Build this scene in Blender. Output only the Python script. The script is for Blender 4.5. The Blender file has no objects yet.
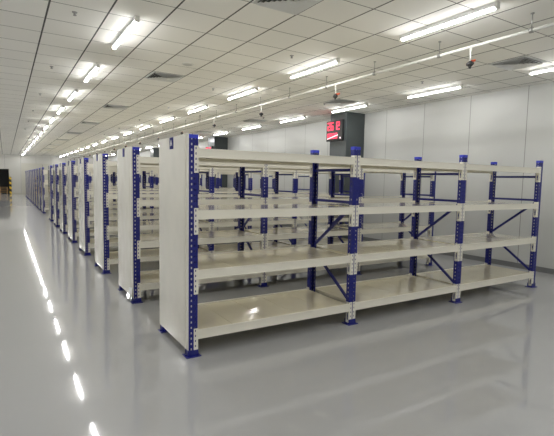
import bpy, bmesh, math, random
from mathutils import Matrix, Vector
random.seed(7)
sc = bpy.context.scene
COL = sc.collection

# ---------------------------------------------------------------- camera
cam_d = bpy.data.cameras.new('camera')
cam = bpy.data.objects.new('camera', cam_d); COL.objects.link(cam)
R = Vector((0.85059299, -0.52548377, 0.01893091)); U = Vector((0.02837107, 0.0818142, 0.9962437))
F = Vector((0.52505872, 0.84686082, -0.08449912))
cam.matrix_world = Matrix(((R.x, U.x, -F.x, 0), (R.y, U.y, -F.y, 0), (R.z, U.z, -F.z, 1.6125), (0, 0, 0, 1)))
cam_d.sensor_width = 36; cam_d.lens = 438.3 * 36 / 554
cam_d.clip_start = 0.05; cam_d.clip_end = 200
sc.camera = cam

# ---------------------------------------------------------------- world, exposure
w = bpy.data.worlds.new('world'); sc.world = w; w.use_nodes = True
w.node_tree.nodes['Background'].inputs[0].default_value = (0.9, 0.95, 1, 1)
w.node_tree.nodes['Background'].inputs[1].default_value = 0.05
sc.view_settings.view_transform = 'Standard'; sc.view_settings.look = 'None'
sc.view_settings.gamma = 1; sc.view_settings.use_curve_mapping = False
sc.view_settings.exposure = 2.48
TUBE_POWER = 20.0
TUBE_COLOR = (1.0, 0.99, 0.975, 1)

# ---------------------------------------------------------------- room numbers
ZC = 3.50; XW = 8.50; XL = -3.2; YF = 45.7; YB = -4.0

# ---------------------------------------------------------------- materials
def nodes(m): return m.node_tree.nodes, m.node_tree.links
def mat(name, color, rough=0.5, metal=0.0, noise=0.0, nscale=6.0, bump=0.0, bscale=20.0, coat=0.0, spec=0.5):
    m = bpy.data.materials.new(name); m.use_nodes = True
    N, L = nodes(m); b = N['Principled BSDF']
    b.inputs['Base Color'].default_value = (*color, 1); b.inputs['Roughness'].default_value = rough
    b.inputs['Metallic'].default_value = metal; b.inputs['Coat Weight'].default_value = coat
    b.inputs['Coat Roughness'].default_value = 0.05
    b.inputs['Specular IOR Level'].default_value = spec
    tc = N.new('ShaderNodeTexCoord')
    if noise:
        n = N.new('ShaderNodeTexNoise'); n.inputs['Scale'].default_value = nscale; n.inputs['Detail'].default_value = 3
        L.new(tc.outputs['Object'], n.inputs['Vector'])
        mx = N.new('ShaderNodeMix'); mx.data_type = 'RGBA'
        mx.inputs[6].default_value = (*[c * (1 - noise) for c in color], 1)
        mx.inputs[7].default_value = (*[min(1, c * (1 + noise)) for c in color], 1)
        L.new(n.outputs['Fac'], mx.inputs[0]); L.new(mx.outputs[2], b.inputs['Base Color'])
    if bump:
        n2 = N.new('ShaderNodeTexNoise'); n2.inputs['Scale'].default_value = bscale; n2.inputs['Detail'].default_value = 1
        L.new(tc.outputs['Object'], n2.inputs['Vector'])
        bp = N.new('ShaderNodeBump'); bp.inputs['Strength'].default_value = bump; bp.inputs['Distance'].default_value = 0.01
        L.new(n2.outputs['Fac'], bp.inputs['Height']); L.new(bp.outputs['Normal'], b.inputs['Normal'])
    return m
def glow(name, color, s):
    m = bpy.data.materials.new(name); m.use_nodes = True
    N, L = nodes(m); b = N['Principled BSDF']
    b.inputs['Base Color'].default_value = (*color[:3], 1); b.inputs['Roughness'].default_value = 0.4
    b.inputs['Emission Color'].default_value = (*color[:3], 1); b.inputs['Emission Strength'].default_value = s
    return m
def math_node(N, L, op, a, b=None):
    n = N.new('ShaderNodeMath'); n.operation = op
    for i, v in enumerate((a, b)):
        if v is None: continue
        if isinstance(v, (int, float)): n.inputs[i].default_value = v
        else: L.new(v, n.inputs[i])
    return n.outputs[0]
def joint_mask(N, L, coord, origin, pitch, width):
    t = math_node(N, L, 'SUBTRACT', coord, origin)
    t = math_node(N, L, 'DIVIDE', t, pitch)
    t = math_node(N, L, 'ADD', t, 0.5)
    t = math_node(N, L, 'FRACT', t)
    t = math_node(N, L, 'SUBTRACT', t, 0.5)
    t = math_node(N, L, 'ABSOLUTE', t)
    return math_node(N, L, 'LESS_THAN', t, width / pitch / 2)
def tile_random(N, L, cx, ox, cy, oy, p):
    c = N.new('ShaderNodeCombineXYZ')
    for i, (q, o) in enumerate(((cx, ox), (cy, oy))):
        t = math_node(N, L, 'FLOOR', math_node(N, L, 'DIVIDE', math_node(N, L, 'SUBTRACT', q, o), p))
        L.new(t, c.inputs[i])
    wn = N.new('ShaderNodeTexWhiteNoise'); L.new(c.outputs[0], wn.inputs['Vector'])
    return wn.outputs['Value']

GX, GY, GP = 0.464, 4.285, 0.602
def ceiling_mat():
    m = mat('ceiling_tiles', (0.84, 0.835, 0.80), 0.8, spec=0.15)
    N, L = nodes(m); b = N['Principled BSDF']
    tc = N.new('ShaderNodeTexCoord'); s = N.new('ShaderNodeSeparateXYZ'); L.new(tc.outputs['Object'], s.inputs[0])
    jy = joint_mask(N, L, s.outputs[0], GX, GP, 0.020)
    jx = joint_mask(N, L, s.outputs[1], GY, GP, 0.012)
    rnd = tile_random(N, L, s.outputs[0], GX, s.outputs[1], GY, GP)
    tone = N.new('ShaderNodeMix'); tone.data_type = 'RGBA'
    tone.inputs[6].default_value = (0.82, 0.815, 0.78, 1); tone.inputs[7].default_value = (0.87, 0.865, 0.83, 1)
    L.new(rnd, tone.inputs[0])
    a = N.new('ShaderNodeMix'); a.data_type = 'RGBA'; a.inputs[7].default_value = (0.14, 0.14, 0.137, 1)
    L.new(jx, a.inputs[0]); L.new(tone.outputs[2], a.inputs[6])
    c = N.new('ShaderNodeMix'); c.data_type = 'RGBA'; c.inputs[7].default_value = (0.085, 0.087, 0.09, 1)
    L.new(jy, c.inputs[0]); L.new(a.outputs[2], c.inputs[6])
    L.new(c.outputs[2], b.inputs['Base Color'])
    return m
def wall_mat(name, color, axis, origin, pitch):
    m = mat(name, color, 0.35)
    N, L = nodes(m); b = N['Principled BSDF']
    tc = N.new('ShaderNodeTexCoord'); s = N.new('ShaderNodeSeparateXYZ'); L.new(tc.outputs['Object'], s.inputs[0])
    j = joint_mask(N, L, s.outputs[axis], origin, pitch, 0.014)
    a = N.new('ShaderNodeMix'); a.data_type = 'RGBA'
    a.inputs[6].default_value = (*color, 1); a.inputs[7].default_value = (0.22, 0.22, 0.21, 1)
    L.new(j, a.inputs[0]); L.new(a.outputs[2], b.inputs['Base Color'])
    return m
def floor_mat():
    m = mat('epoxy_floor', (0.34, 0.343, 0.343), 0.045, spec=1.0, coat=0.5)
    N, L = nodes(m); b = N['Principled BSDF']
    tc = N.new('ShaderNodeTexCoord')
    n = N.new('ShaderNodeTexNoise'); n.inputs['Scale'].default_value = 0.7; n.inputs['Detail'].default_value = 4
    L.new(tc.outputs['Object'], n.inputs['Vector'])
    mx = N.new('ShaderNodeMix'); mx.data_type = 'RGBA'
    mx.inputs[6].default_value = (0.33, 0.333, 0.333, 1); mx.inputs[7].default_value = (0.352, 0.355, 0.355, 1)
    L.new(n.outputs['Fac'], mx.inputs[0]); L.new(mx.outputs[2], b.inputs['Base Color'])
    n2 = N.new('ShaderNodeTexNoise'); n2.inputs['Scale'].default_value = 3.0; n2.inputs['Detail'].default_value = 1
    L.new(tc.outputs['Object'], n2.inputs['Vector'])
    bp = N.new('ShaderNodeBump'); bp.inputs['Strength'].default_value = 0.014; bp.inputs['Distance'].default_value = 0.01
    L.new(n2.outputs['Fac'], bp.inputs['Height']); L.new(bp.outputs['Normal'], b.inputs['Normal'])
    h = N.new('ShaderNodeBsdfPrincipled')               # broad rough lobe mixed in to blur the reflections
    L.new(mx.outputs[2], h.inputs['Base Color']); h.inputs['Roughness'].default_value = 0.32
    ms = N.new('ShaderNodeMixShader'); ms.inputs[0].default_value = 0.27
    L.new(b.outputs[0], ms.inputs[1]); L.new(h.outputs[0], ms.inputs[2]); L.new(ms.outputs[0], N['Material Output'].inputs['Surface'])
    return m

M = {}
M['ceiling'] = ceiling_mat()
M['floor'] = floor_mat()
M['wall_r'] = wall_mat('white_wall_panels', (0.46, 0.468, 0.45), 1, 4.73, 1.217)
M['wall_f'] = wall_mat('far_wall_panels', (0.53, 0.525, 0.49), 0, 0.0, 1.217)
M['wall'] = mat('painted_wall', (0.80, 0.80, 0.77), 0.5)
M['skirting'] = mat('dark_skirting', (0.16, 0.165, 0.165), 0.4)
M['door'] = mat('cream_door', (0.50, 0.49, 0.43), 0.4)
M['column'] = mat('dark_column_cladding', (0.055, 0.066, 0.068), 0.28, noise=0.08, nscale=3)
M['beige'] = mat('beige_powder_coat', (0.77, 0.745, 0.645), 0.28, coat=0.2)
M['deck'] = mat('beige_deck_film', (0.80, 0.745, 0.57), 0.14, noise=0.06, nscale=4, bump=0.08, bscale=4, coat=0.6)
M['panel'] = mat('beige_end_panel', (0.67, 0.65, 0.57), 0.16, bump=0.9, bscale=3.5, coat=0.8)
M['blue'] = mat('blue_powder_coat', (0.007, 0.011, 0.17), 0.32)
M['tagblue'] = mat('blue_tag', (0.015, 0.018, 0.16), 0.6, spec=0.2)
M['white'] = mat('white_plastic', (0.8, 0.8, 0.8), 0.4)
M['film'] = mat('white_film', (0.85, 0.86, 0.88), 0.25)
M['pipe'] = mat('white_pipe', (0.72, 0.72, 0.68), 0.35)
M['steel'] = mat('galvanised_steel', (0.35, 0.35, 0.34), 0.35, metal=0.8)
M['grey'] = mat('grey_end_cap', (0.28, 0.28, 0.28), 0.5)
M['black'] = mat('black_plastic', (0.015, 0.015, 0.016), 0.35)
M['orange'] = mat('orange_plastic', (0.75, 0.10, 0.02), 0.4)
M['blade'] = mat('grey_louvre_blade', (0.70, 0.71, 0.70), 0.5)
M['vent'] = mat('dark_grille', (0.10, 0.10, 0.10), 0.5)
M['ventl'] = mat('grey_louvre', (0.50, 0.51, 0.50), 0.45)
M['slot'] = mat('dark_slot', (0.05, 0.05, 0.045), 0.6)
M['tube'] = glow('lit_tube', TUBE_COLOR, TUBE_POWER)
def diffuser(m):                                        # frosted diffuser, brightest along its underside
    N, L = nodes(m); b = N['Principled BSDF']; g = N.new('ShaderNodeNewGeometry'); s = N.new('ShaderNodeSeparateXYZ')
    L.new(g.outputs['Normal'], s.inputs[0])
    t = math_node(N, L, 'MAXIMUM', math_node(N, L, 'MULTIPLY', s.outputs[2], -1.0), 0.0)
    t = math_node(N, L, 'ADD', math_node(N, L, 'MULTIPLY', t, 0.985), 0.015)
    L.new(math_node(N, L, 'MULTIPLY', t, TUBE_POWER), b.inputs['Emission Strength'])
diffuser(M['tube'])
M['red_led'] = glow('red_led', (1.0, 0.04, 0.09), 0.28)
M['pale_glow'] = glow('pale_glow', (1.0, 0.75, 0.78), 0.28)
M['wood'] = mat('pallet_wood', (0.42, 0.27, 0.13), 0.7, noise=0.2, nscale=8)
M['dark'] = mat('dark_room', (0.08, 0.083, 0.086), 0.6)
def stripe_mat():
    m = mat('hazard_stripes', (0.7, 0.45, 0.02), 0.4)
    N, L = nodes(m); b = N['Principled BSDF']
    tc = N.new('ShaderNodeTexCoord'); s = N.new('ShaderNodeSeparateXYZ'); L.new(tc.outputs['Object'], s.inputs[0])
    t = math_node(N, L, 'ADD', s.outputs[2], math_node(N, L, 'MULTIPLY', s.outputs[0], 0.5))
    t = math_node(N, L, 'FRACT', math_node(N, L, 'DIVIDE', t, 0.42))
    t = math_node(N, L, 'LESS_THAN', t, 0.55)
    a = N.new('ShaderNodeMix'); a.data_type = 'RGBA'
    a.inputs[6].default_value = (0.78, 0.52, 0.03, 1); a.inputs[7].default_value = (0.02, 0.02, 0.02, 1)
    L.new(t, a.inputs[0]); L.new(a.outputs[2], b.inputs['Base Color'])
    return m
M['stripes'] = stripe_mat()

# ---------------------------------------------------------------- mesh helpers
def box(bm, x0, x1, y0, y1, z0, z1):
    v = [bm.verts.new((x, y, z)) for z in (z0, z1) for y in (y0, y1) for x in (x0, x1)]
    for f in ((0, 2, 3, 1), (4, 5, 7, 6), (0, 1, 5, 4), (2, 6, 7, 3), (0, 4, 6, 2), (1, 3, 7, 5)):
        bm.faces.new([v[i] for i in f])
    return v
def bar(bm, p, q, wx, wz):
    """rectangular bar from p to q; wx = its width along X, wz = its other width"""
    p = Vector(p); q = Vector(q); d = (q - p).normalized()
    a = Vector((1, 0, 0)); a = (a - d * a.dot(d)).normalized(); b = d.cross(a)
    v = [bm.verts.new(e + a * sx * wx / 2 + b * sy * wz / 2) for e in (p, q) for sx, sy in ((-1, -1), (1, -1), (1, 1), (-1, 1))]
    for f in ((0, 1, 2, 3), (7, 6, 5, 4), (0, 4, 5, 1), (1, 5, 6, 2), (2, 6, 7, 3), (3, 7, 4, 0)):
        bm.faces.new([v[i] for i in f])
def rod(bm, p, q, r0, r1=None, n=10):
    r1 = r0 if r1 is None else r1
    p = Vector(p); q = Vector(q); d = (q - p).normalized()
    a = d.orthogonal().normalized(); b = d.cross(a)
    rings = []
    for e, r in ((p, r0), (q, r1)):
        rings.append([bm.verts.new(e + (a * math.cos(t) + b * math.sin(t)) * r) for t in [2 * math.pi * k / n for k in range(n)]])
    for k in range(n):
        f = bm.faces.new((rings[0][k], rings[0][(k + 1) % n], rings[1][(k + 1) % n], rings[1][k])); f.smooth = True
    bm.faces.new(rings[0][::-1]); bm.faces.new(rings[1])
def obj(name, bm, m, parent=None, loc=None, bevel=0):
    if bevel:
        bmesh.ops.bevel(bm, geom=list(bm.edges), offset=bevel, segments=2, affect='EDGES', profile=0.6)
    bmesh.ops.recalc_face_normals(bm, faces=list(bm.faces))
    me = bpy.data.meshes.new(name); bm.to_mesh(me); bm.free(); me.materials.append(m)
    o = bpy.data.objects.new(name, me); COL.objects.link(o)
    if parent: o.parent = parent
    if loc: o.location = loc
    return o
def link(name, me, parent, loc=(0, 0, 0)):
    o = bpy.data.objects.new(name, me); COL.objects.link(o); o.parent = parent; o.location = loc
    return o
def tag(o, label, cat, group=None):
    o['label'] = label; o['category'] = cat
    if group: o['group'] = group
    return o
def thing(name, label, cat, loc=(0, 0, 0), group=None):
    o = bpy.data.objects.new(name, None); o.empty_display_size = 0.1; COL.objects.link(o); o.location = loc
    return tag(o, label, cat, group)
def struct(name, bm, m, **k):
    o = obj(name, bm, m, **k); o['kind'] = 'structure'
    return o
def dup(root, loc, label, group=None):
    r = root.copy(); COL.objects.link(r); r.location = loc; r['label'] = label
    if group: r['group'] = group
    for ch in list(root.children):
        c = ch.copy(); COL.objects.link(c); c.parent = r
        for g in list(ch.children):
            d = g.copy(); COL.objects.link(d); d.parent = c
    return r
ORD = ['first', 'second', 'third', 'fourth', 'fifth', 'sixth', 'seventh', 'eighth', 'ninth', 'tenth', 'eleventh', 'twelfth',
       'thirteenth', 'fourteenth', 'fifteenth', 'sixteenth', 'seventeenth', 'eighteenth', 'nineteenth', 'twentieth']
def BM(): return bmesh.new()

# ---------------------------------------------------------------- room shell
b = BM(); box(b, XL - .2, XW + .2, YB - .2, YF + 3.4, -.2, 0); struct('floor', b, M['floor'])
b = BM(); box(b, XL - .2, XW + .2, YB - .2, YF + .2, ZC, ZC + .2); struct('ceiling', b, M['ceiling'])
b = BM(); box(b, XW, XW + .2, YB - .2, YF + .2, 0, ZC); struct('wall_right', b, M['wall_r'])
b = BM(); box(b, XL - .2, XL, YB - .2, YF + .2, 0, ZC); struct('wall_left', b, M['wall'])
b = BM(); box(b, XL, XW, YB - .2, YB, 0, ZC); struct('wall_back', b, M['wall'])
DX0, DX1, DZ = -2.2, 0.30, 2.2
b = BM(); box(b, XL, DX0, YF, YF + .2, 0, ZC); box(b, DX1, XW, YF, YF + .2, 0, ZC); box(b, DX0, DX1, YF, YF + .2, DZ, ZC)
struct('wall_far', b, M['wall_f'])
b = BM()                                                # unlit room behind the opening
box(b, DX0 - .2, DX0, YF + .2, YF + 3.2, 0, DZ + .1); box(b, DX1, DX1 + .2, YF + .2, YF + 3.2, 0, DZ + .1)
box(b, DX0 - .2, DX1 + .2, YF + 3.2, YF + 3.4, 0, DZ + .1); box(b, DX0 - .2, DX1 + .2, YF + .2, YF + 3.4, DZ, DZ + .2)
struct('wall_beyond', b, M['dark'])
b = BM(); box(b, DX0 - .06, DX0, YF - .02, YF + .1, 0, DZ + .06); box(b, DX1, DX1 + .06, YF - .02, YF + .1, 0, DZ + .06)
box(b, DX0, DX1, YF - .02, YF + .1, DZ, DZ + .06); struct('trim_1', b, M['door'])
b = BM(); box(b, XW - .012, XW, YB, YF, 0, .10); struct('baseboard_right', b, M['skirting'])
b = BM(); box(b, DX1 + .06, 1.30, YF - .012, YF, 0, .10); box(b, 4.61, XW, YF - .012, YF, 0, .10); struct('baseboard_far', b, M['door'])
b = BM()
box(b, 1.32, 4.55, YF - .05, YF, 0.0, 2.70)
dr = struct('door_1', b, M['door'])
b = BM(); box(b, 1.26, 1.32, YF - .07, YF, 0, 2.76); box(b, 4.55, 4.61, YF - .07, YF, 0, 2.76); box(b, 1.26, 4.61, YF - .07, YF, 2.70, 2.76)
obj('door_frame', b, M['door'], dr)
b = BM(); box(b, 2.925, 2.945, YF - .056, YF - .04, 0.02, 2.68); obj('door_joint', b, M['slot'], dr)
for i, y in enumerate((9.2, 18.0, 27.3, 36.5)):
    b = BM(); box(b, 7.85, XW, y, y + .70, 0, ZC)
    struct('column' if i == 0 else 'column.%03d' % i, b, M['column'], bevel=.006)

# ---------------------------------------------------------------- shelving racks
BAY, X0, YFR, YRE = 1.904, 1.413, 3.69, 4.51          # bay pitch, first post centre, front face, rear face
PW, PD, PH, DEPTH = 0.088, 0.060, 2.0, 0.82
LEVELS = (1.885, 1.335, 0.79, 0.235)
def mesh_of(bm, m, bevel=0):
    o = obj('t', bm, m, bevel=bevel); me = o.data; bpy.data.objects.remove(o); return me
def post_mesh():                                        # perforated channel, face towards -Y at y=0
    b = BM(); t = .003; hw = PW / 2
    strips = (-hw, -.022, -.010, .010, .022, hw)
    for i in (0, 2, 4): box(b, strips[i], strips[i + 1], 0, t, 0, PH)
    z = 0.06; zp = 0
    while z < PH - .03:
        for i in (1, 3): box(b, strips[i], strips[i + 1], 0, t, zp, z)
        zp = z + .019; z += .05
    for i in (1, 3): box(b, strips[i], strips[i + 1], 0, t, zp, PH)
    for s in (-1, 1):
        x0, x1 = (hw - t, hw) if s > 0 else (-hw, -hw + t)
        box(b, x0, x1, t, .024, 0, PH); box(b, x0, x1, .036, PD, 0, PH)   # side flange with a slot line
        z = 0.06; zp = 0
        while z < PH - .03:
            box(b, x0, x1, .024, .036, zp, z); zp = z + .019; z += .05
        box(b, x0, x1, .024, .036, zp, PH)
        xa, xb = (hw - .02, hw - t) if s > 0 else (-hw + t, -hw + .02)
        box(b, xa, xb, PD - t, PD, 0, PH)
    return mesh_of(b, M['blue'])
def foot_mesh():
    b = BM(); box(b, -.07, .07, -.03, PD + .03, 0, .007)
    box(b, -.05, .05, -.006, 0, .007, .06); box(b, -.05, .05, PD, PD + .006, .007, .06)
    for x in (-.056, .056): rod(b, (x, PD / 2, .007), (x, PD / 2, .02), .009, n=6)
    return mesh_of(b, M['blue'])
def cap_mesh():
    b = BM(); box(b, -PW / 2 - .002, PW / 2 + .002, -.002, PD + .002, PH - .03, PH + .004)
    return mesh_of(b, M['litblue'], bevel=.002)
M['litblue'] = mat('lit_blue_cap', (0.03, 0.045, 0.50), 0.3)  # brighter than the posts: light on their tops put into the colour
def beam_mesh():                                        # stepped box beam, x from 0 to length, front at y=0, top at z=0
    b = BM(); l = BAY - PW - .004
    box(b, 0, l, 0, .040, -.080, -.030); box(b, 0, l, 0, .026, -.030, 0); box(b, 0, l, -.003, .002, -.006, .002); box(b, 0, l, -.003, .002, -.080, -.074)
    return mesh_of(b, M['beige'])
def connector_mesh(right_of_post):                      # L plate: front leaf on the post face, side leaf on the post flank
    b = BM(); t = .004; s = 1 if right_of_post else -1
    def bx(x0, x1, *r): box(b, min(x0 * s, x1 * s), max(x0 * s, x1 * s), *r)
    z0, z1 = -.215, .022
    # front leaf from x=0 (post edge) inwards over the post, holes in one column
    xs = (-.037, -.027, -.016, .004)
    bx(xs[0], xs[1], -t, 0, z0, z1); bx(xs[2], xs[3], -t, 0, z0, z1)
    zz = z0; 
    for k in range(5):
        h0 = z0 + .018 + k * .047
        bx(xs[1], xs[2], -t, 0, zz, h0); zz = h0 + .020
    bx(xs[1], xs[2], -t, 0, zz, z1)
    bx(0, .004, 0, .050, z0, -.185); bx(0, .004, 0, .050, -.105, z1)      # side leaf around a tall slot
    bx(0, .004, 0, .016, -.185, -.105); bx(0, .004, .036, .050, -.185, -.105)
    return mesh_of(b, M['beige'])
def deck_mesh():
    b = BM(); l = BAY - PW - .01; n = 5; w = l / n
    for k in range(n): box(b, k * w + .0025, (k + 1) * w - .0025, 0.0, DEPTH - .085, -.028, -.002)
    for k in range(n):
        box(b, k * w + .02, k * w + .05, 0.02, DEPTH - .105, -.050, -.028)
    return mesh_of(b, M['deck'])
ME = dict(post=post_mesh(), foot=foot_mesh(), cap=cap_mesh(), beam=beam_mesh(), cl=connector_mesh(False), cr=connector_mesh(True), deck=deck_mesh())
def brace_mesh(p, q, w=.032, t=.020):
    b = BM(); bar(b, p, q, t, w); return mesh_of(b, M['blue'])
ya, yb = PD * .6, DEPTH - PD * .6
ME['ties'] = [brace_mesh((0, ya, z), (0, yb, z)) for z in (1.75, 1.385, .16)]
ME['diags'] = [brace_mesh((0, ya, 1.36), (0, yb, .79)), brace_mesh((0, yb, .77), (0, ya, .24))]
def panel_mesh():
    b = BM(); x = -PW / 2
    box(b, x - .006, x - .003, -.006, DEPTH + .03, .065, 2.01)
    box(b, x - .003, x - .0005, -.006, -.003, .065, 2.01); box(b, x - .003, x + .012, DEPTH + .027, DEPTH + .03, .065, 2.01)
    box(b, x - .003, x + .012, .0, DEPTH + .027, 2.006, 2.01)
    box(b, x - .010, x - .006, .055, .062, .065, 2.01)
    return mesh_of(b, M['panel'])
ME['panel'] = panel_mesh()
def tuck_mesh():                                        # folded edge of the panel inside the first post
    b = BM(); x = -PW / 2 + .004
    box(b, x, x + .038, .004, .007, .03, 1.98); return mesh_of(b, M['panel'])
ME['tuck'] = tuck_mesh()
def tag_mesh():
    b = BM(); x = -PW / 2 - .0065
    box(b, x - .004, x, .395, .495, 1.895, 2.005); return mesh_of(b, M['tagblue'], bevel=.001)
ME['tag'] = tag_mesh()

def make_rack(loc, label):
    t = thing('shelving_rack', label, 'shelving rack', loc, 'rows of beige and blue shelving racks')
    for i in range(4):
        for rear in (0, 1):
            p = link('post', ME['post'], t, (i * BAY, 0, 0))
            if rear: p.rotation_euler = (0, 0, math.pi); p.location = (i * BAY, DEPTH, 0)
            link('foot_plate', ME['foot'], p); link('post_cap', ME['cap'], p)
        for me in ME['ties']: link('tie_bar', me, t, (i * BAY, 0, 0))
        for me in ME['diags']: link('diagonal_brace', me, t, (i * BAY, 0, 0))
    for z in LEVELS:
        for i in range(3):
            for rear in (0, 1):
                if rear:
                    bb = link('beam', ME['beam'], t, ((i + 1) * BAY - PW / 2 - .002, DEPTH, z)); bb.rotation_euler = (0, 0, math.pi)
                else:
                    bb = link('beam', ME['beam'], t, (i * BAY + PW / 2 + .002, 0, z))
                link('connector_plate', ME['cr'], bb, (-.002, 0, 0)); link('connector_plate', ME['cl'], bb, (BAY - PW - .002, 0, 0))
            link('deck', ME['deck'], t, (i * BAY + PW / 2 + .005, .0425, z))
    p = link('end_panel', ME['panel'], t); link('panel_edge', ME['tuck'], p)
    link('name_tag', ME['tag'], p)
    return t
ROW = 2.0
GRP = 'rows of beige and blue shelving racks'
rack = make_rack((X0, YFR, 0), 'nearest beige steel shelving rack on blue posts, blue letter tag on its end panel')
racks = {0: rack}
for n in list(range(1, 8)) + list(range(9, 19)):
    if n == 1: lab = 'beige and blue shelving rack right behind the nearest one, torn white film at its foot'
    elif n < 7: lab = 'beige and blue shelving rack, %s row back counting from the nearest' % ORD[n]
    elif n == 7: lab = 'beige and blue shelving rack, eighth row back, last before the cross aisle gap'
    elif n == 9: lab = 'beige and blue shelving rack, first row beyond the cross aisle gap'
    elif n < 18: lab = 'beige and blue shelving rack, %s row beyond the cross aisle gap' % ORD[n - 9]
    else: lab = 'farthest beige and blue shelving rack, standing nearest the far wall'
    racks[n] = dup(rack, (X0, YFR + ROW * n, 0), lab)
# letter on the nearest rack's tag
fc = bpy.data.curves.new('letter', 'FONT'); fc.body = 'A'; fc.size = .085; fc.extrude = .001; fc.align_x = 'CENTER'; fc.align_y = 'CENTER'
fc.materials.append(M['white'])
tg = [g for c in rack.children if c.name.startswith('end_panel') for g in c.children if g.name.startswith('name_tag')][0]
pnl = [c for c in rack.children if c.name.startswith('end_panel')][0]
tmp = bpy.data.objects.new('letter_curve', fc)
lt = bpy.data.objects.new('letter', bpy.data.meshes.new_from_object(tmp)); bpy.data.objects.remove(tmp)
COL.objects.link(lt); lt.parent = pnl
lt.matrix_local = Matrix(((0, 0, -1, -PW / 2 - .012), (-1, 0, 0, .445), (0, 1, 0, 1.95), (0, 0, 0, 1)))
lt['label'] = 'white letter A on the blue tag'
# loose film at the foot of the second rack's end panel
p1 = [c for c in racks[1].children if c.name.startswith('end_panel')][0]
b = BM(); x = -PW / 2 - .010
pts = [(x, .02, .20), (x - .012, .06, .015), (x - .006, .17, .03), (x, .19, .17), (x - .01, .10, .19)]
vs = [b.verts.new(p) for p in pts]; vs2 = [b.verts.new((p[0] - .002, p[1], p[2])) for p in pts]
b.faces.new(vs); b.faces.new(vs2[::-1])
for k in range(5): b.faces.new((vs[k], vs[(k + 1) % 5], vs2[(k + 1) % 5], vs2[k]))
o = obj('protective_film', b, M['film'], p1); o['label'] = 'torn white protective film'

# ---------------------------------------------------------------- ceiling tube lights
def make_light(loc, label):
    t = thing('tube_light', label, 'ceiling light', loc, 'ceiling tube lights')
    h = .64
    b = BM(); box(b, -.0235, .0235, -h, h, -.047, 0); obj('housing', b, M['white'], t, bevel=.004)
    b = BM(); n = 9; r = .024
    ring = []
    for y in (-h + .01, h - .01):
        ring.append([b.verts.new((math.cos(a) * r * 1.05, y, -.048 + math.sin(a) * r)) for a in [math.pi + .05 + (math.pi - .1) * k / (n - 1) for k in range(n)]])
    for k in range(n - 1): f = b.faces.new((ring[0][k], ring[0][k + 1], ring[1][k + 1], ring[1][k])); f.smooth = True
    o = obj('tube', b, M['tube'], t); o['label'] = 'lit white tube'
    for s in (-1, 1):
        b = BM(); box(b, -.027, .027, min(s * (h - .01), s * (h + .02)), max(s * (h - .01), s * (h + .02)), -.074, 0); obj('end_cap', b, M['pipe'], t, bevel=.004)
    return t
LY0, LP = 6.03, 2.565
first = None
LINES = ((1.365, 'left line of lights', -1), (4.38, 'middle line of lights', -1), (7.39, 'right line of lights', -1), (-1.645, 'added line off left', None))  # last line is unseen, added to light the room
for x, nm, k0 in LINES:
    ks = list(range(-3, 16))
    # visible in the frame from which k on
    vis = {1.365: 0, 4.38: -1, 7.39: -1, -1.645: 99}[x]
    for k in ks:
        y = LY0 + LP * k
        if y > YF - .7 or y < YB + .7: continue
        if k >= vis: lab = 'white tube light on the ceiling, %s from the camera in the %s' % (ORD[k - vis], nm)
        else: lab = 'unseen white tube light outside the view, %s place in the %s' % (ORD[k + 3], nm)  # unseen tubes, those behind the camera added for room light
        if first is None: first = make_light((x, y, ZC), lab)
        else: dup(first, (x, y, ZC), lab)

# ---------------------------------------------------------------- ceiling pipe with valves
PX, PZ = 4.97, 3.315
pipe = thing('ceiling_pipe', 'long white pipe hung under the ceiling on thin rods', 'pipe', (PX, 2.78, PZ))
b = BM(); rod(b, (0, YB - 2.78 + .05, 0), (0, YF - 2.78 - .05, 0), .019, n=12); obj('pipe', b, M['pipe'], pipe)
b = BM(); rod(b, (0, 0, .02), (0, 0, ZC - PZ), .006, n=6); rod(b, (0, -.02, 0), (0, .02, 0), .03, n=12); rod(b, (0, 0, ZC - PZ - .01), (0, 0, ZC - PZ), .02, n=8)
hr = obj('hanger_rod', b, M['steel'], pipe)
for k in list(range(-4, 0)) + list(range(1, 35)):
    c = hr.copy(); COL.objects.link(c); c.parent = pipe; c.location = (0, 1.21 * k, 0)
def make_valve(loc, label):
    t = thing('air_valve', label, 'valve', loc, 'valves under the ceiling pipe')
    b = BM(); rod(b, (0, 0, -.020), (0, 0, -.17), .009, n=8); rod(b, (0, 0, -.02), (0, 0, -.05), .016, n=8); obj('drop_tube', b, M['pipe'], t)
    b = BM(); bmesh.ops.create_uvsphere(b, u_segments=14, v_segments=10, radius=.038, matrix=Matrix.Translation((0, 0, -.205)))
    for f in b.faces: f.smooth = True
    rod(b, (0, 0, -.235), (0, 0, -.262), .020, .014, n=10); rod(b, (0, -.045, -.205), (0, .045, -.205), .018, n=10)
    obj('valve_body', b, M['black'], t)
    b = BM(); bar(b, (.01, 0, -.172), (.085, -.01, -.150), .022, .016); rod(b, (0, 0, -.182), (.012, 0, -.165), .012, n=8)
    obj('lever', b, M['orange'], t)
    return t
v0 = None
for k in range(-1, 16):
    y = 3.52 + 2.63 * k
    if k == -1: lab = 'black valve on the ceiling pipe outside the picture'
    elif k < 2: lab = 'black valve with orange lever under the white ceiling pipe, %s from the camera' % ORD[k]
    else: lab = 'black valve hanging under the white ceiling pipe, %s from the camera' % ORD[k]
    if v0 is None: v0 = make_valve((PX, y, PZ), lab)
    else:
        v = dup(v0, (PX, y, PZ), lab)
        if k > 1: v.rotation_euler = (0, 0, math.radians(66))

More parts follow.
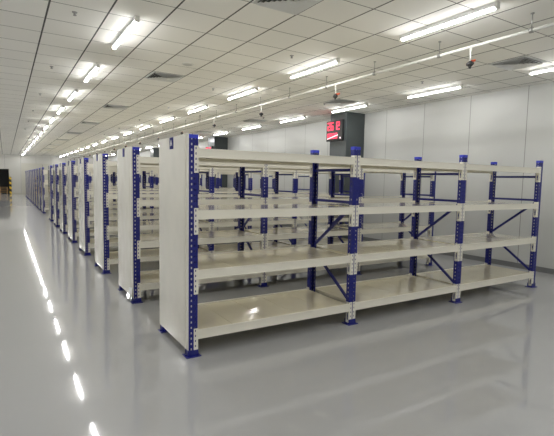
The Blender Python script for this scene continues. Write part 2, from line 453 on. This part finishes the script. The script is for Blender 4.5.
# ---------------------------------------------------------------- ceiling vents
def make_vent(loc, label):
    t = thing('air_vent', label, 'air vent', loc, 'square ceiling air vents'); h = .285
    b = BM(); 
    for x0, x1, y0, y1 in ((-h, h, -h, -h + .03), (-h, h, h - .03, h), (-h, -h + .03, -h, h), (h - .03, h, -h, h)): box(b, x0, x1, y0, y1, -.012, 0)
    obj('vent_frame', b, M['ventl'], t)
    b = BM(); box(b, -h + .03, h - .03, -h + .03, h - .03, -.003, 0); obj('back_plate', b, M['slot'], t)
    b = BM()
    n = 6
    for k in range(n):                                  # four-way blades: nested square cones
        ro = (h - .03) * (1 - k / n); ri = ro - .032
        for (ax, ay), (bx_, by_) in (((-1, -1), (1, -1)), ((1, -1), (1, 1)), ((1, 1), (-1, 1)), ((-1, 1), (-1, -1))):
            q = [(ax * ro, ay * ro, -.032), (bx_ * ro, by_ * ro, -.032), (bx_ * ri, by_ * ri, -.006), (ax * ri, ay * ri, -.006)]
            lo = [b.verts.new(p) for p in q]; hi = [b.verts.new((p[0], p[1], p[2] + .002)) for p in q]
            b.faces.new(lo); b.faces.new(hi[::-1])
            for j in range(4): b.faces.new((lo[j], lo[(j + 1) % 4], hi[(j + 1) % 4], hi[j]))
    obj('louvre_blades', b, M['blade'], t)
    return t
vv = None
for x, nm in ((GX + 3.5 * GP, 'left'), (GX + 10.5 * GP, 'right')):
    for k in range(0, 9):
        y = GY - .5 * GP + 7 * GP * k
        lab = 'square louvred ceiling vent, %s from the camera in the %s vent line' % (ORD[k], nm)
        if vv is None: vv = make_vent((x, y, ZC), lab)
        else: dup(vv, (x, y, ZC), lab)

# ---------------------------------------------------------------- sprinklers and speaker
def make_sprinkler(loc, label):
    t = thing('sprinkler', label, 'sprinkler', loc, 'ceiling sprinklers')
    b = BM(); rod(b, (0, 0, 0), (0, 0, -.008), .032, .028, n=12); obj('rosette', b, M['steel'], t)
    b = BM(); rod(b, (0, 0, -.008), (0, 0, -.035), .008, n=8); rod(b, (0, 0, -.035), (0, 0, -.039), .02, n=10)
    rod(b, (-.012, 0, -.01), (-.012, 0, -.035), .003, n=6); rod(b, (.012, 0, -.01), (.012, 0, -.035), .003, n=6)
    obj('sprinkler_head', b, M['grey'], t)
    return t
s0 = None
for x, nm in ((.735, 'left'), (3.73, 'middle'), (6.64, 'right')):
    for k in range(0, 6):
        lab = 'small ceiling sprinkler, %s from the camera in the %s sprinkler line' % (ORD[k], nm)
        p = (x, 5.68 + 2.95 * k, ZC)
        if s0 is None: s0 = make_sprinkler(p, lab)
        else: dup(s0, p, lab)
sp = thing('ceiling_speaker', 'round white ceiling speaker between the left and middle light lines', 'speaker', (2.61, 7.09, ZC))
b = BM(); rod(b, (0, 0, 0), (0, 0, -.012), .10, .09, n=24); obj('speaker_rim', b, M['pipe'], sp)
b = BM(); rod(b, (0, 0, -.012), (0, 0, -.015), .075, .07, n=24); obj('speaker_grille', b, M['ventl'], sp)

# ---------------------------------------------------------------- red digit displays on the columns
SEG = {'0': 'abcdef', '1': 'bc', '2': 'abged', '3': 'abgcd', '4': 'fgbc', '5': 'afgcd', '6': 'afgedc', '7': 'abc', '8': 'abcdefg', '9': 'abcdfg'}
def digit(b, ch, u, v, wd, ht, t):
    """seven-segment digit; u runs along -Y (left to right seen from the aisle), v up"""
    S = {'a': (0, ht, wd, ht), 'd': (0, 0, wd, 0), 'g': (0, ht / 2, wd, ht / 2), 'f': (0, ht / 2, 0, ht), 'e': (0, 0, 0, ht / 2), 'b': (wd, ht / 2, wd, ht), 'c': (wd, 0, wd, ht / 2)}
    for s in SEG[ch]:
        a0, b0, a1, b1 = S[s]
        u0, u1 = u + min(a0, a1) - t / 2, u + max(a0, a1) + t / 2
        v0_, v1_ = v + min(b0, b1) - t / 2, v + max(b0, b1) + t / 2
        box(b, -.092, -.088, -u1, -u0, v0_, v1_)
def make_display(loc, label):
    t = thing('led_display', label, 'display', loc, 'red digit displays on the grey columns')
    b = BM(); box(b, -.085, -.01, -.34, .34, -.28, .28); obj('casing', b, M['black'], t, bevel=.008)
    b = BM(); box(b, -.01, 0.0, -.12, .12, -.10, .10); obj('wall_bracket', b, M['steel'], t)
    for ch, u in (('2', -.27), ('6', -.13), ('1', .02), ('2', .13)):
        b = BM(); digit(b, ch, u, .03, .09, .19, .034); obj('large_digit', b, M['red_led'], t)
    for ch, u in zip('0826', (-.27, -.16, -.05, .06)):
        b = BM(); digit(b, ch, u, -.20, .07, .12, .030); obj('small_digit', b, M['red_led'], t)
    b = BM(); bar(b, (-.090, .29, -.215), (-.090, -.17, -.125), .006, .022); obj('glare_bar', b, M['pale_glow'], t)  # pale glowing bar stands in for glare across the lower digits
    b = BM(); rod(b, (-.085, -.27, -.21), (-.092, -.27, -.21), .022, n=12); obj('indicator_light', b, M['pale_glow'], t)
    return t
d0 = make_display((7.85, 9.62, 3.02), 'black display with red digits on the nearest dark grey column')
dup(d0, (7.85, 18.42, 2.80), 'small far display with red digits on the second dark grey column')

# ---------------------------------------------------------------- far left: striped guard post and pallets in the opening
b = BM(); box(b, .30, .47, YF - .30, YF - .13, 0, 1.52)
o = obj('guard_post', b, M['stripes'], bevel=.01); tag(o, 'yellow and black striped guard post beside the dark far doorway', 'guard post')
def make_pallet(loc, label):
    t = thing('wooden_pallet', label, 'pallet', loc, 'wooden pallets in the far doorway')
    b = BM()
    for k in range(6): box(b, -.6, .6, -.5 + k * .18, -.39 + k * .18, .12, .145)
    obj('deck_boards', b, M['wood'], t)
    b = BM()
    for x in (-.55, 0, .55): box(b, x - .05, x + .05, -.5, .51, 0, .12)
    obj('bearers', b, M['wood'], t)
    return t
pl = make_pallet((-.42, YF + .75, 0), 'bottom wooden pallet of the stack in the far dark doorway')
for k, lab in enumerate(('second wooden pallet up in the far doorway stack', 'third wooden pallet up in the far doorway stack', 'top wooden pallet of the stack in the far doorway')):
    dup(pl, (-.42 + .03 * (k % 2), YF + .75, .146 * (k + 1)), lab)
